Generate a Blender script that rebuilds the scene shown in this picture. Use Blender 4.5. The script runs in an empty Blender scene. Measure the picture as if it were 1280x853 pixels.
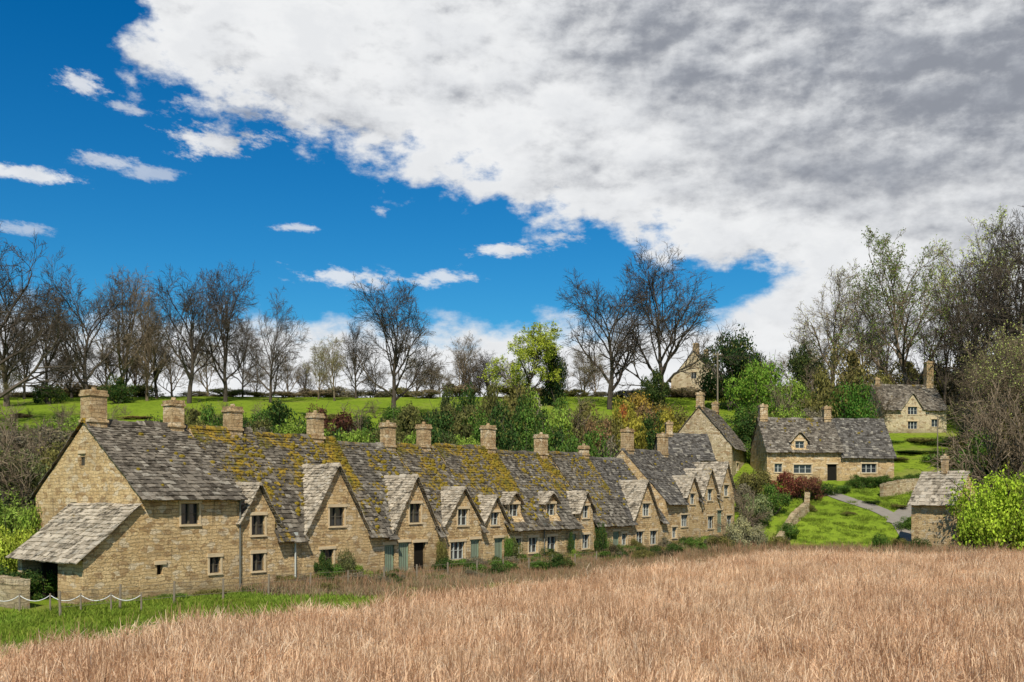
import bpy, math, random
import numpy as np
from mathutils import Vector, Matrix, noise as mn
R = random.Random(7)
scene = bpy.context.scene
H = 4.6            # camera height above the meadow
F = 1244.0

# ------------------------------------------------------------------ terrain
A0 = (-16.2, 43.3)             # near front corner of the row
def row_pd(x, y):               # s along row, f distance in front of row
    dx, dy = x-A0[0], y-A0[1]
    return dx*.6+dy*.8, dx*.8-dy*.6
def y_edge(x):
    l = 43.3+1.333*(x+16.2)+15
    k = 5.0
    a = max(l, 50.0)
    return -k*math.log(math.exp(-(a-88)/k)+1)+88 if a < 140 else 88.0
def hz(x, y):
    ye = y_edge(x)
    t = (y-ye)/(165-ye)
    if t <= 0:
        b = 0.0
    elif t < 1:
        b = 21*(t**.82)*min(1, t*14+.15)
    else:
        b = 21-(min(y, 600)-165)*.03
    return b+.12*math.sin(x*.11+1)*math.sin(y*.09) * (1 if y > 20 else .3)
def site(u, d):                 # bearing + distance -> world position on the ground
    x = (u-640)/F*d
    return x, d, hz(x, d)
def zat(v, d): return H+(620-v)/F*d

# ------------------------------------------------------------------ node helpers
def newmat(name):
    m = bpy.data.materials.new(name); m.use_nodes = True
    nt = m.node_tree; nt.nodes.clear()
    return m, nt
class N:
    def __init__(s, nt): s.nt = nt
    def n(s, t, **k):
        x = s.nt.nodes.new(t)
        for a, b in k.items(): setattr(x, a, b)
        return x
    def put(s, sock, v):
        if isinstance(v, bpy.types.NodeSocket): s.nt.links.new(v, sock)
        else: sock.default_value = v
    def m(s, op, a, b=0.0, c=None, clamp=False):
        x = s.n('ShaderNodeMath', operation=op, use_clamp=clamp)
        s.put(x.inputs[0], a); s.put(x.inputs[1], b)
        if c is not None: s.put(x.inputs[2], c)
        return x.outputs[0]
    def vm(s, op, a, b):
        x = s.n('ShaderNodeVectorMath', operation=op)
        s.put(x.inputs[0], a); s.put(x.inputs[1], b)
        return x.outputs[0]
    def sep(s, v):
        x = s.n('ShaderNodeSeparateXYZ'); s.put(x.inputs[0], v); return x.outputs
    def comb(s, a, b, c):
        x = s.n('ShaderNodeCombineXYZ')
        for i, q in enumerate((a, b, c)): s.put(x.inputs[i], q)
        return x.outputs[0]
    def noise(s, v, sc, det=4, rough=.55, out=0):
        x = s.n('ShaderNodeTexNoise')
        if v is not None: s.put(x.inputs['Vector'], v)
        x.inputs['Scale'].default_value = sc; x.inputs['Detail'].default_value = det
        x.inputs['Roughness'].default_value = rough
        return x.outputs[out]
    def mix(s, f, a, b, blend='MIX'):
        x = s.n('ShaderNodeMix', data_type='RGBA', blend_type=blend)
        s.put(x.inputs[0], f)
        for i, q in ((6, a), (7, b)):
            if not isinstance(q, bpy.types.NodeSocket) and len(q) == 3: q = (*q, 1)
            s.put(x.inputs[i], q)
        return x.outputs[2]
    def step(s, v, lo, hi):
        x = s.n('ShaderNodeMapRange', interpolation_type='SMOOTHSTEP')
        s.put(x.inputs[0], v); x.inputs[1].default_value = lo; x.inputs[2].default_value = hi
        return x.outputs[0]
    def bump(s, h, st, dist):
        x = s.n('ShaderNodeBump'); x.inputs['Strength'].default_value = st
        x.inputs['Distance'].default_value = dist; s.put(x.inputs['Height'], h)
        return x.outputs[0]
    def out(s, col, rough=.9, nrm=None, spec=.2, trans=0.0):
        o = s.n('ShaderNodeOutputMaterial')
        if not isinstance(col, bpy.types.NodeSocket) and len(col) == 3: col = (*col, 1)
        if rough > .85:
            p = s.n('ShaderNodeBsdfDiffuse'); s.put(p.inputs['Color'], col)
        else:
            p = s.n('ShaderNodeBsdfPrincipled')
            s.put(p.inputs['Base Color'], col); s.put(p.inputs['Roughness'], rough)
            p.inputs['Specular IOR Level'].default_value = spec
        if nrm is not None: s.put(p.inputs['Normal'], nrm)
        if trans > 0:
            t = s.n('ShaderNodeBsdfTranslucent'); s.put(t.inputs['Color'], col)
            mx = s.n('ShaderNodeMixShader'); mx.inputs[0].default_value = trans
            s.nt.links.new(p.outputs[0], mx.inputs[1]); s.nt.links.new(t.outputs[0], mx.inputs[2])
            s.nt.links.new(mx.outputs[0], o.inputs[0])
        else:
            s.nt.links.new(p.outputs[0], o.inputs[0])

def mat_stone(name, c1, c2, mortar, w=.40, h=.16):
    m, nt = newmat(name); k = N(nt)
    oc = k.n('ShaderNodeTexCoord').outputs['Object']
    x, y, z = k.sep(oc)
    v = k.comb(k.m('ADD', x, y), z, 0.0)
    nz = k.noise(oc, 1.7, 4, .65, out=1)
    v2 = k.vm('ADD', v, k.vm('MULTIPLY', k.vm('SUBTRACT', nz, (.5, .5, .5)), (.55, .30, 0)))
    b = k.n('ShaderNodeTexBrick', offset=.43, squash=.6, squash_frequency=3)
    k.put(b.inputs['Vector'], v2)
    b.inputs['Color1'].default_value = (0, 0, 0, 1); b.inputs['Color2'].default_value = (1, 1, 1, 1)
    b.inputs['Mortar'].default_value = (.35, .35, .35, 1)
    b.inputs['Scale'].default_value = 1; b.inputs['Mortar Size'].default_value = .013
    b.inputs['Mortar Smooth'].default_value = .5
    b.inputs['Brick Width'].default_value = w; b.inputs['Row Height'].default_value = h
    vo = k.n('ShaderNodeTexVoronoi'); k.put(vo.inputs['Vector'], k.vm('MULTIPLY', v2, (1/w*1.1, 1/h*.8, 0)))
    vo.inputs['Scale'].default_value = 1
    vr = k.sep(vo.outputs['Color'])[0]
    tone = k.m('ADD', k.m('MULTIPLY', b.outputs['Color'], .4), k.m('MULTIPLY', vr, .6))
    col = k.mix(tone, c1, c2)
    col = k.mix(k.m('MULTIPLY', k.m('GREATER_THAN', vr, .82), .7), col, (.30, .17, .075))
    col = k.mix(k.m('MULTIPLY', k.m('LESS_THAN', vr, .12), .7), col, (.76, .63, .44))
    col = k.mix(k.step(k.noise(oc, 9, 3), .56, .75), col, (.68, .54, .35))
    col = k.mix(k.m('MULTIPLY', k.step(k.noise(oc, .45, 4), .45, .68), .45), col, (.34, .23, .12))
    col = k.mix(k.m('MULTIPLY', k.step(k.noise(oc, 1.3, 6, .75), .53, .67), .55), col, (.19, .14, .09))
    col = k.mix(k.m('MULTIPLY', k.step(k.noise(oc, .8, 5, .7), .55, .66), .35), col, (.60, .50, .35))
    # rain streaks running down the wall
    sv = k.comb(k.m('MULTIPLY', k.m('ADD', x, y), 2.2), k.m('MULTIPLY', z, .25), 0.0)
    col = k.mix(k.m('MULTIPLY', k.step(k.noise(sv, 1.5, 4, .6), .57, .72), .5), col, (.16, .12, .08))
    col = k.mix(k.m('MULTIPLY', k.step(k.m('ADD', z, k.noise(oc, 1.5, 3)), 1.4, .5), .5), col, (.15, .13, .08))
    col = k.mix(k.m('MULTIPLY', b.outputs['Fac'], .6), col, mortar)
    hgt = k.m('ADD', k.m('MULTIPLY', k.m('SUBTRACT', 1.0, b.outputs['Fac']), .6),
              k.m('ADD', k.m('MULTIPLY', vr, .9), k.m('MULTIPLY', k.noise(oc, 14, 4, .7), .9)))
    k.out(col, .92, k.bump(hgt, 1.0, .07), .12)
    return m
def mat_roof(name, c1, c2, moss, lichen=.35):
    m, nt = newmat(name); k = N(nt)
    oc = k.n('ShaderNodeTexCoord').outputs['Object']
    z = k.sep(oc)[2]
    rnd = k.n('ShaderNodeNewGeometry').outputs['Random Per Island']
    col = k.mix(rnd, c1, c2)
    r2 = k.m('FRACT', k.m('MULTIPLY', rnd, 37.0))
    col = k.mix(k.m('MULTIPLY', k.m('GREATER_THAN', r2, .90), .5), col, (.40, .36, .29))
    col = k.mix(k.m('MULTIPLY', k.step(k.noise(oc, 6, 5, .75), .57, .66), lichen), col, (.48, .44, .36))
    col = k.mix(k.m('MULTIPLY', k.step(k.noise(oc, 2.2, 5, .75), .48, .64), .8), col, (.042, .035, .026))
    if moss > 0:
        big = k.m('ADD', k.m('MULTIPLY', k.noise(oc, .38, 2), 1.5), k.m('MULTIPLY', k.noise(oc, 2.6, 6, .8), 1.15))
        big = k.m('ADD', big, k.m('MULTIPLY', k.m('SUBTRACT', z, 5.4), .045))
        mf = k.step(k.m('ADD', big, k.m('MULTIPLY', r2, .12)), 1.76-moss, 1.81-moss)
        mc = k.mix(k.step(k.noise(oc, 1.3, 4, .7), .42, .60), (.12, .11, .018), (.34, .22, .026))
        mc = k.mix(k.step(k.noise(oc, 5, 4, .7), .45, .62), mc, (.07, .05, .02))
        col = k.mix(k.m('MULTIPLY', mf, .92), col, mc)
    k.out(col, .95, k.bump(k.noise(oc, 14, 4, .7), .8, .04), .1)
    return m
def mat_simple(name, col, rough=.8, spec=.2, var=.3, sc=3.0, trans=0):
    m, nt = newmat(name); k = N(nt)
    oc = k.n('ShaderNodeTexCoord').outputs['Object']
    c = k.mix(k.noise(oc, sc, 5, .65), tuple(q*(1-var) for q in col), tuple(min(1, q*(1+var)) for q in col))
    k.out(c, rough, k.bump(k.noise(oc, sc*4, 3), .3, .02), spec, trans)
    return m
def mat_leaf(name, trans=.3):
    m, nt = newmat(name); k = N(nt)
    oi = k.n('ShaderNodeObjectInfo')
    rnd = k.n('ShaderNodeNewGeometry').outputs['Random Per Island']
    oc = k.n('ShaderNodeTexCoord').outputs['Object']
    br = k.m('ADD', .55, k.m('MULTIPLY', rnd, 1.2))
    c = k.mix(1.0, oi.outputs['Color'], k.comb(br, br, br), 'MULTIPLY')
    c = k.mix(k.m('MULTIPLY', k.step(k.noise(oc, 1.6, 2), .48, .62), .65), c, k.mix(1.0, c, (.4, .45, .55), 'MULTIPLY'))
    c = k.mix(k.m('MULTIPLY', k.m('GREATER_THAN', k.m('FRACT', k.m('MULTIPLY', rnd, 13.0)), .85), .4), c, (.32, .28, .07))
    k.out(c, .9, None, .25, trans)
    return m
def mat_bark(name, c1, c2):
    m, nt = newmat(name); k = N(nt)
    rnd = k.n('ShaderNodeNewGeometry').outputs['Random Per Island']
    c = k.mix(rnd, c1, c2)
    k.out(c, .95, None, .1)
    return m
def mat_reed(name, cols, trans=.2):
    m, nt = newmat(name); k = N(nt)
    g = k.n('ShaderNodeNewGeometry'); rnd = g.outputs['Random Per Island']
    oi = k.n('ShaderNodeObjectInfo')
    cr = k.n('ShaderNodeValToRGB'); k.put(cr.inputs[0], rnd)
    e = cr.color_ramp.elements
    while len(e) < len(cols): e.new(.5)
    for i, c in enumerate(cols):
        e[i].position = i/(len(cols)-1); e[i].color = (*c, 1)
    c = cr.outputs[0]
    pn = k.noise(g.outputs['Position'], .16, 4, .6)
    c = k.mix(k.m('MULTIPLY', k.step(pn, .42, .60), .55), c, k.mix(1.0, c, (.84, .72, .64), 'MULTIPLY'))
    br = k.m('ADD', .8, k.m('MULTIPLY', oi.outputs['Random'], .3))
    c = k.mix(1.0, c, k.comb(br, br, br), 'MULTIPLY')
    k.out(c, .9, None, .15, trans)
    return m

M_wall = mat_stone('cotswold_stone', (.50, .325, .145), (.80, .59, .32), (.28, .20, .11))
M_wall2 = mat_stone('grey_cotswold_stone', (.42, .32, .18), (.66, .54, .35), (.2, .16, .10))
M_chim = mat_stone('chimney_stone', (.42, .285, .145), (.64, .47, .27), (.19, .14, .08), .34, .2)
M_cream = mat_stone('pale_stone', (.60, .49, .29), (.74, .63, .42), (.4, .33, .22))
M_roof = mat_roof('stone_slate_roof', (.07, .059, .047), (.24, .205, .16), .10)
M_roof_moss = mat_roof('mossy_slate_roof', (.062, .052, .041), (.205, .175, .135), .41, .45)
M_roof_mild = mat_roof('lightly_mossy_slate_roof', (.062, .054, .043), (.205, .18, .145), .31, .5)
M_roof_pale = mat_roof('pale_slate_roof', (.26, .215, .155), (.54, .46, .35), .06)
M_roof_grey = mat_roof('grey_slate_roof', (.06, .054, .048), (.17, .155, .135), .0)
M_moss = mat_simple('roof_moss', (.20, .145, .022), .95, .1, .7, 2.2)
M_glass, nt = newmat('window_glass'); k = N(nt)
k.out(k.mix(k.noise(k.n('ShaderNodeTexCoord').outputs['Object'], 1.5, 2), (.012, .014, .017), (.05, .055, .06)), .12, None, .6)
M_framed = mat_simple('dark_window_frame', (.10, .085, .06), .7)
M_framew = mat_simple('painted_window_frame', (.46, .47, .42), .6, .3, .15)
M_lintel = mat_simple('dressed_stone', (.58, .45, .28), .9, .15, .3, 4)
M_sage = mat_simple('sage_green_paint', (.22, .28, .19), .6, .3, .2)
M_wood = mat_simple('weathered_wood', (.22, .18, .13), .9, .1, .4, 6)
M_white = mat_simple('white_paint', (.7, .7, .66), .6, .3, .1)
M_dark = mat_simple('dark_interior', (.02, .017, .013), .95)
M_pipe = mat_simple('drain_pipe_paint', (.14, .14, .12), .5)
M_leaf = mat_leaf('leaves')
M_bark = mat_bark('bark', (.038, .03, .023), (.12, .096, .074))
M_barkb = mat_bark('brown_bark', (.09, .066, .042), (.26, .20, .135))
M_reed = mat_reed('dry_reeds', [(.90, .66, .43), (.62, .40, .23), (.92, .72, .49), (.84, .58, .37), (.96, .83, .63), (.72, .48, .30)], .35)
M_scrub = mat_reed('dead_scrub', [(.26, .19, .11), (.46, .36, .22), (.16, .11, .07), (.18, .20, .06), (.56, .44, .30)])
M_grass = mat_reed('grass_blades', [(.12, .21, .025), (.20, .30, .035), (.28, .35, .06), (.09, .15, .015)])

# ------------------------------------------------------------------ mesh helper
class MB:
    def __init__(s): s.v = []; s.f = []; s.mi = []
    def quad(s, pts, mi=0):
        b = len(s.v); s.v.extend([tuple(p) for p in pts]); s.f.append(tuple(range(b, b+len(pts)))); s.mi.append(mi)
    def box(s, x0, x1, y0, y1, z0, z1, mi=0, j=0.0):
        b = len(s.v)
        for x, y, z in ((x0, y0, z0), (x1, y0, z0), (x1, y1, z0), (x0, y1, z0), (x0, y0, z1), (x1, y0, z1), (x1, y1, z1), (x0, y1, z1)):
            s.v.append((x+R.uniform(-j, j), y+R.uniform(-j, j), z+R.uniform(-j, j)))
        for f in ((0, 3, 2, 1), (4, 5, 6, 7), (0, 1, 5, 4), (1, 2, 6, 5), (2, 3, 7, 6), (3, 0, 4, 7)):
            s.f.append(tuple(b+i for i in f)); s.mi.append(mi)
    def prism(s, prof, axis, a, c, mi=0):
        b = len(s.v); n = len(prof)
        for t in (a, c):
            for q, z in prof:
                s.v.append((t, q, z) if axis == 'x' else (q, t, z))
        s.f.append(tuple(b+i for i in range(n))); s.f.append(tuple(b+n+i for i in reversed(range(n))))
        for i in range(n):
            j2 = (i+1) % n
            s.f.append((b+i, b+n+i, b+n+j2, b+j2))
        s.mi.extend([mi]*(n+2))
    def tube(s, p, q, r0, r1, n=6, mi=0):
        p, q = Vector(p), Vector(q); d = (q-p).normalized()
        a = d.orthogonal().normalized(); c = d.cross(a); b = len(s.v)
        for o, r in ((p, r0), (q, r1)):
            for i in range(n):
                t = 6.2832*i/n; s.v.append(tuple(o+(a*math.cos(t)+c*math.sin(t))*r))
        for i in range(n):
            s.f.append((b+i, b+(i+1) % n, b+n+(i+1) % n, b+n+i)); s.mi.append(mi)
        s.f.append(tuple(b+n+i for i in range(n))); s.mi.append(mi)
    def mesh(s, name, mats, fixn=False):
        me = bpy.data.meshes.new(name); me.from_pydata(s.v, [], s.f)
        for m in mats: me.materials.append(m)
        me.polygons.foreach_set('material_index', s.mi)
        if fixn:
            import bmesh
            bm = bmesh.new(); bm.from_mesh(me); bmesh.ops.recalc_face_normals(bm, faces=bm.faces); bm.to_mesh(me); bm.free()
        me.update(); return me
    def obj(s, name, mats, parent=None, fixn=False):
        ob = bpy.data.objects.new(name, s.mesh(name, mats, fixn)); scene.collection.objects.link(ob)
        if parent: ob.parent = parent
        return ob

# ------------------------------------------------------------------ roof tiles
def tiles(mb, O, U, S, Lu, Ls, keep=None, e0=.30, e1=.17, w0=.24, w1=.46):
    O, U, S = Vector(O), Vector(U).normalized(), Vector(S).normalized()
    Nn = U.cross(S).normalized()
    if Nn.z < 0: Nn = -Nn
    s = 0.0
    while s < Ls-.03:
        fr = s/Ls; e = e0+(e1-e0)*fr
        u = -R.uniform(0, .2)
        while u < Lu:
            w = R.uniform(w0, w1)*(1-.3*fr)
            u1 = min(u+w-.012, Lu+R.uniform(-.02, .03)); u0 = max(u, -R.uniform(0, .04))
            c = O+U*((u0+u1)/2)+S*(s+e*.5)
            if u1-u0 > .05 and (keep is None or keep(c)):
                sl = s-.03+R.uniform(-.03, .025); sh = min(s+e*1.35, Ls+.02)
                sag = .06+.07*mn.noise(Vector((c.x*.5, c.y*.5, c.z*.5)))
                th = R.uniform(.03, .075); tw = R.uniform(-.018, .018)
                b = len(mb.v)
                mb.v.append(tuple(O+U*u0+S*sl+Nn*(sag))); mb.v.append(tuple(O+U*u1+S*sl+Nn*(sag)))
                mb.v.append(tuple(O+U*u0+S*sl+Nn*(sag+th+tw))); mb.v.append(tuple(O+U*u1+S*(sl+R.uniform(-.02, .02))+Nn*(sag+th-tw)))
                mb.v.append(tuple(O+U*u0+S*sh+Nn*(sag))); mb.v.append(tuple(O+U*u1+S*sh+Nn*(sag)))
                mb.f += [(b+2, b+3, b+5, b+4), (b, b+1, b+3, b+2), (b, b+2, b+4), (b+1, b+5, b+3)]
                mb.mi += [0]*4
            u += w
        s += e
def ridge_caps(mb, a, b, up=.07, wd=.16, dz=.12):
    a, b = Vector(a), Vector(b); d = (b-a); L = d.length; d.normalize(); side = Vector((-d.y, d.x, 0))
    t = 0
    while t < L-.05:
        t1 = min(t+R.uniform(.38, .55), L)-.015
        o = len(mb.v); h = up+R.uniform(-.02, .03)+.07*mn.noise((a+d*t)*.7)
        for q in (t, t1):
            p = a+d*q
            for off, zz in ((-wd, -dz*1.2), (-wd*.75, -dz*.2), (0, h), (wd*.75, -dz*.2), (wd, -dz*1.2)):
                mb.v.append(tuple(p+side*off+Vector((0, 0, zz+.07))))
        for i in range(4): mb.f.append((o+i, o+5+i, o+6+i, o+i+1)); mb.mi.append(0)
        mb.f += [(o, o+1, o+2, o+3, o+4), (o+9, o+8, o+7, o+6, o+5)]; mb.mi += [0, 0]
        t = t1+.015
def moss_lumps(mb, O, U, S, Lu, Ls, n, thr, keep=None):
    O, U, S = Vector(O), Vector(U).normalized(), Vector(S).normalized(); Nn = U.cross(S).normalized()
    if Nn.z < 0: Nn = -Nn
    for _ in range(n):
        u, s = R.uniform(.1, Lu-.1), R.uniform(.1, Ls)
        c = O+U*u+S*s
        g = mn.noise(Vector((c.x*.45+3, c.y*.3, c.z*.45)))+.4*mn.noise(c*1.7)+.5*(s/Ls-.6)
        if g < thr or (keep and not keep(c)): continue
        r = R.uniform(.05, .16); b = len(mb.v); nseg = 6
        h = r*R.uniform(.4, .7)+.05
        mb.v.append(tuple(c+Nn*(h+.08)))
        for ring, (rr, hh) in enumerate(((.6, .8), (1.0, .1))):
            for i in range(nseg):
                a = 6.283*i/nseg+ring*.4; q = r*rr*R.uniform(.75, 1.25)
                mb.v.append(tuple(c+U*math.cos(a)*q*1.2+S*math.sin(a)*q+Nn*(h*hh+.06)))
        for i in range(nseg):
            j = (i+1) % nseg
            mb.f += [(b, b+1+i, b+1+j), (b+1+i, b+1+nseg+i, b+1+nseg+j, b+1+j)]; mb.mi += [0, 0]

# ------------------------------------------------------------------ building
cut_jobs = []
def building(name, origin, rot, L, D, eave, ridge, chimneys=(), gables=(), dormers=(), windows=(), sidewins=(),
             roofm=None, wallm=None, moss=0, base=-1.5, gable_roof=None, pipes=(), overL=.12, overR=.12):
    """local frame: x along ridge, y to the back, z up. front wall at y=0."""
    roofm = roofm or M_roof; wallm = wallm or M_wall; gr = gable_roof or M_roof_pale
    E = bpy.data.objects.new(name, None); scene.collection.objects.link(E)
    E.location = origin; E.rotation_euler = (0, 0, rot); E.empty_display_size = .5
    sl = (ridge-eave)/(D/2)
    mz = lambda y: eave+sl*min(y, D-y)
    walls = []
    w = MB(); w.prism([(0, base), (D, base), (D, eave), (D/2, ridge), (0, eave)], 'x', 0, L)
    walls.append(w.obj('walls', [wallm], E, True))
    for (xc, wd, ap, ge) in gables:
        yb = min((ap-eave)/sl+.1, D/2)
        g = MB(); g.prism([(xc-wd/2, base), (xc+wd/2, base), (xc+wd/2, ge), (xc, ap), (xc-wd/2, ge)], 'y', -.012, yb)
        walls.append(g.obj('gable_wall', [wallm], E, True))
    for (xc, wd, ap, ge, y0) in dormers:
        yb = (ap-eave)/sl+.1
        g = MB(); g.prism([(xc-wd/2, mz(y0)-.5), (xc+wd/2, mz(y0)-.5), (xc+wd/2, ge), (xc, ap), (xc-wd/2, ge)], 'y', y0, yb)
        walls.append(g.obj('dormer_wall', [wallm], E, True))
    allg = [(a, b, c, d, 0.0) for a, b, c, d in gables]+list(dormers)
    rf = MB(); ms = MB(); ov = .36; nrm = math.hypot(1, sl)
    def keepm(c):
        for xc, wd, ap, ge, y0 in allg:
            if abs(c.x-xc) < wd/2 and c.y > y0-.5:
                if c.z < ap-(ap-ge)/(wd/2)*abs(c.x-xc)+.02: return False
        return True
    Ls = (D/2+ov)*nrm
    tiles(rf, (-overL, -ov, eave-sl*ov), (1, 0, 0), (0, 1, sl), L+overL+overR, Ls, keepm)
    tiles(rf, (-overL, D+ov, eave-sl*ov), (1, 0, 0), (0, -1, sl), L+overL+overR, Ls, None, .4, .3, .4, .6)
    ridge_caps(rf, (-overL, D/2, ridge+.06), (L+overR, D/2, ridge+.06))
    if moss: moss_lumps(ms, (0, 0, eave), (1, 0, 0), (0, 1, sl), L, D/2*nrm, int(L*moss), -.02, keepm)
    rf.obj('slate_roof', [roofm], E)
    if moss and ms.v: ms.obj('roof_moss_clumps', [M_moss], E)
    gf = MB()
    for xc, wd, ap, ge, y0 in allg:
        gsl = (ap-ge)/(wd/2); gn = math.hypot(1, gsl); yb = (ap-eave)/sl+.3
        kp = lambda c: c.z > mz(max(c.y, 0))-.12
        go = .16
        for sg in (-1, 1):
            tiles(gf, (xc+sg*(wd/2+go), y0-.24, ge-gsl*go), (0, 1, 0), (-sg, 0, gsl), yb-y0+.24, (wd/2+go)*gn, kp, .24, .16, .2, .36)
        ridge_caps(gf, (xc, y0-.24, ap+.05), (xc, min((ap-eave)/sl, D/2), ap+.05), .05, .13, .1)
    if gf.v: gf.obj('gable_slate_roof', [gr], E)
    for ch in chimneys:
        cx, top, cw, cd = ch[:4]; cy = ch[4] if len(ch) > 4 else D/2
        cw *= .76; cd *= .76
        c = MB()
        c.box(cx-cw/2, cx+cw/2, cy-cd/2, cy+cd/2, ridge-1.6, top-.16, j=.012)
        c.box(cx-cw/2-.06, cx+cw/2+.06, cy-cd/2-.06, cy+cd/2+.06, ridge+.0, ridge+.12, j=.01)
        c.box(cx-cw/2-.06, cx+cw/2+.06, cy-cd/2-.06, cy+cd/2+.06, top-.28, top-.16, j=.01)
        c.box(cx-cw/2-.02, cx+cw/2+.02, cy-cd/2-.02, cy+cd/2+.02, top-.16, top, j=.015)
        c.obj('chimney', [M_chim], E)
        pt = MB(); pt.tube((cx, cy, top-.02), (cx, cy, top+.16), .13, .11, 10); pt.obj('chimney_pot', [M_chim], E)
    cut = MB(); wi = MB()
    for wv in windows:
        x, z0, ww, hh, kind = wv[:5]; yp = wv[5] if len(wv) > 5 else 0.0
        cut.box(x-ww/2, x+ww/2, yp-.3, yp+.26, z0, z0+hh)
        wi.box(x-ww/2-.14, x+ww/2+.14, yp-.07, yp+.05, z0+hh+.004, z0+hh+.17, 3, .006)
        if kind in 'dw':
            wi.box(x-ww/2-.10, x+ww/2+.10, yp-.07, yp+.05, z0-.09, z0-.004, 3, .006)
            for sx in (-1, 1):
                xa = x+sx*(ww/2+.055); wi.box(xa-.05, xa+.05, yp-.03, yp+.03, z0, z0+hh, 3, .004)
            fm = 1 if kind == 'd' else 2
            wi.quad([(x-ww/2, yp+.20, z0), (x+ww/2, yp+.20, z0), (x+ww/2, yp+.20, z0+hh), (x-ww/2, yp+.20, z0+hh)], 0)
            n = 3 if ww > 1.15 else 2
            for i in range(n+1):
                xx = x-ww/2+ww*i/n; e = .04 if 0 < i < n else .035
                wi.box(xx-e, xx+e, yp+.11, yp+.18, z0, z0+hh, fm)
            for i in range(3):
                zz = z0+hh*i/2; e = .03 if i != 1 else .013
                wi.box(x-ww/2, x+ww/2, yp+.125, yp+.175, zz-e, zz+e, fm)
        elif kind == 'door':
            wi.box(x-ww/2+.05, x+ww/2-.05, yp+.10, yp+.15, z0, z0+hh-.05, 4)
            for i in range(1, 5):
                xx = x-ww/2+.05+(ww-.1)*i/5; wi.box(xx-.012, xx+.012, yp+.085, yp+.102, z0+.05, z0+hh-.1, 1)
            wi.box(x-ww/2, x-ww/2+.05, yp+.07, yp+.14, z0, z0+hh, 4); wi.box(x+ww/2-.05, x+ww/2, yp+.07, yp+.14, z0, z0+hh, 4)
            wi.box(x-ww/2+.05, x+ww/2-.05, yp+.07, yp+.14, z0+hh-.05, z0+hh, 4)
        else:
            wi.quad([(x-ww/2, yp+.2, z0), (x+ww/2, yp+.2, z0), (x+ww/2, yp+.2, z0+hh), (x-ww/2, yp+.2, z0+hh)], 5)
    for (y, z0, ww, hh, kind, xp, sg) in sidewins:
        cut.box(min(xp-sg*.22, xp+sg*.3), max(xp-sg*.22, xp+sg*.3), y-ww/2, y+ww/2, z0, z0+hh)
        xg = xp-sg*.14
        wi.quad([(xg, y-ww/2, z0), (xg, y+ww/2, z0), (xg, y+ww/2, z0+hh), (xg, y-ww/2, z0+hh)], 0)
        a, b = sorted((xp-sg*.12, xp-sg*.07))
        for q in (-1, 0, 1): wi.box(a, b, y+q*ww/2-.035, y+q*ww/2+.035, z0, z0+hh, 1 if kind == 'd' else 2)
        a, b = sorted((xp-sg*.05, xp+sg*.05))
        wi.box(a, b, y-ww/2-.12, y+ww/2+.12, z0+hh+.004, z0+hh+.16, 3)
    for px, zt, pm in pipes:
        wi.tube((px, -.09, -.3), (px, -.09, zt), .045, .045, 8, 6 if pm == 'd' else 2)
        wi.box(px-.09, px+.09, -.2, -.02, zt, zt+.16, 6 if pm == 'd' else 2)
    if wi.v: wi.obj('windows_and_doors', [M_glass, M_framed, M_framew, M_lintel, M_sage, M_dark, M_pipe], E)
    if cut.v:
        co = cut.obj('cutter', [wallm], E, False)
        for wo in walls:
            md = wo.modifiers.new('b', 'BOOLEAN'); md.operation = 'DIFFERENCE'; md.object = co; md.solver = 'EXACT'
            md.use_self = True
        cut_jobs.append((walls, co))
    return E

ROT = math.atan2(.8, .6)
def rowpt(s, p=0, z=0): return (A0[0]+.6*s-.8*p, A0[1]+.8*s+.6*p, z)

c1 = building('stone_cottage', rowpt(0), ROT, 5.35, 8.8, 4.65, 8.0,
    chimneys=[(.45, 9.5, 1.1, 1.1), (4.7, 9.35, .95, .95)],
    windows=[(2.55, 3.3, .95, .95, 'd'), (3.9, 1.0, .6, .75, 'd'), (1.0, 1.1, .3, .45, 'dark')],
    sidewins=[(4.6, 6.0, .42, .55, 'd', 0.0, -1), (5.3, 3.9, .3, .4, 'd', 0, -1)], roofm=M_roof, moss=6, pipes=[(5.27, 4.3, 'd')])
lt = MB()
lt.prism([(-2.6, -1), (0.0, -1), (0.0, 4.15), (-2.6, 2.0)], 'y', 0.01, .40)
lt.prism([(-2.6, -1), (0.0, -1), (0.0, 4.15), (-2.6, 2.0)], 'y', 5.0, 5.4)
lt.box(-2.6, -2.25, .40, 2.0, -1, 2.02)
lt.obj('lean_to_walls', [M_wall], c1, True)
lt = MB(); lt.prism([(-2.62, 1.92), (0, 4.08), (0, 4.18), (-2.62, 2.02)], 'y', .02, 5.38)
lt.box(-2.5, -2.35, 3.4, 3.55, -1, 2.0); lt.box(-1.7, -1.6, .45, 4.9, -.5, 2.6)  # post, then a near-black panel painting the shade inside the open side
lt.obj('lean_to_frame_and_shade_panel', [M_dark], c1, True)
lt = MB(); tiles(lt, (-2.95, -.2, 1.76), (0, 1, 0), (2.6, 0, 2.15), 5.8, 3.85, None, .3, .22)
lt.obj('lean_to_slate_roof', [M_roof_pale], c1)

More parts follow.
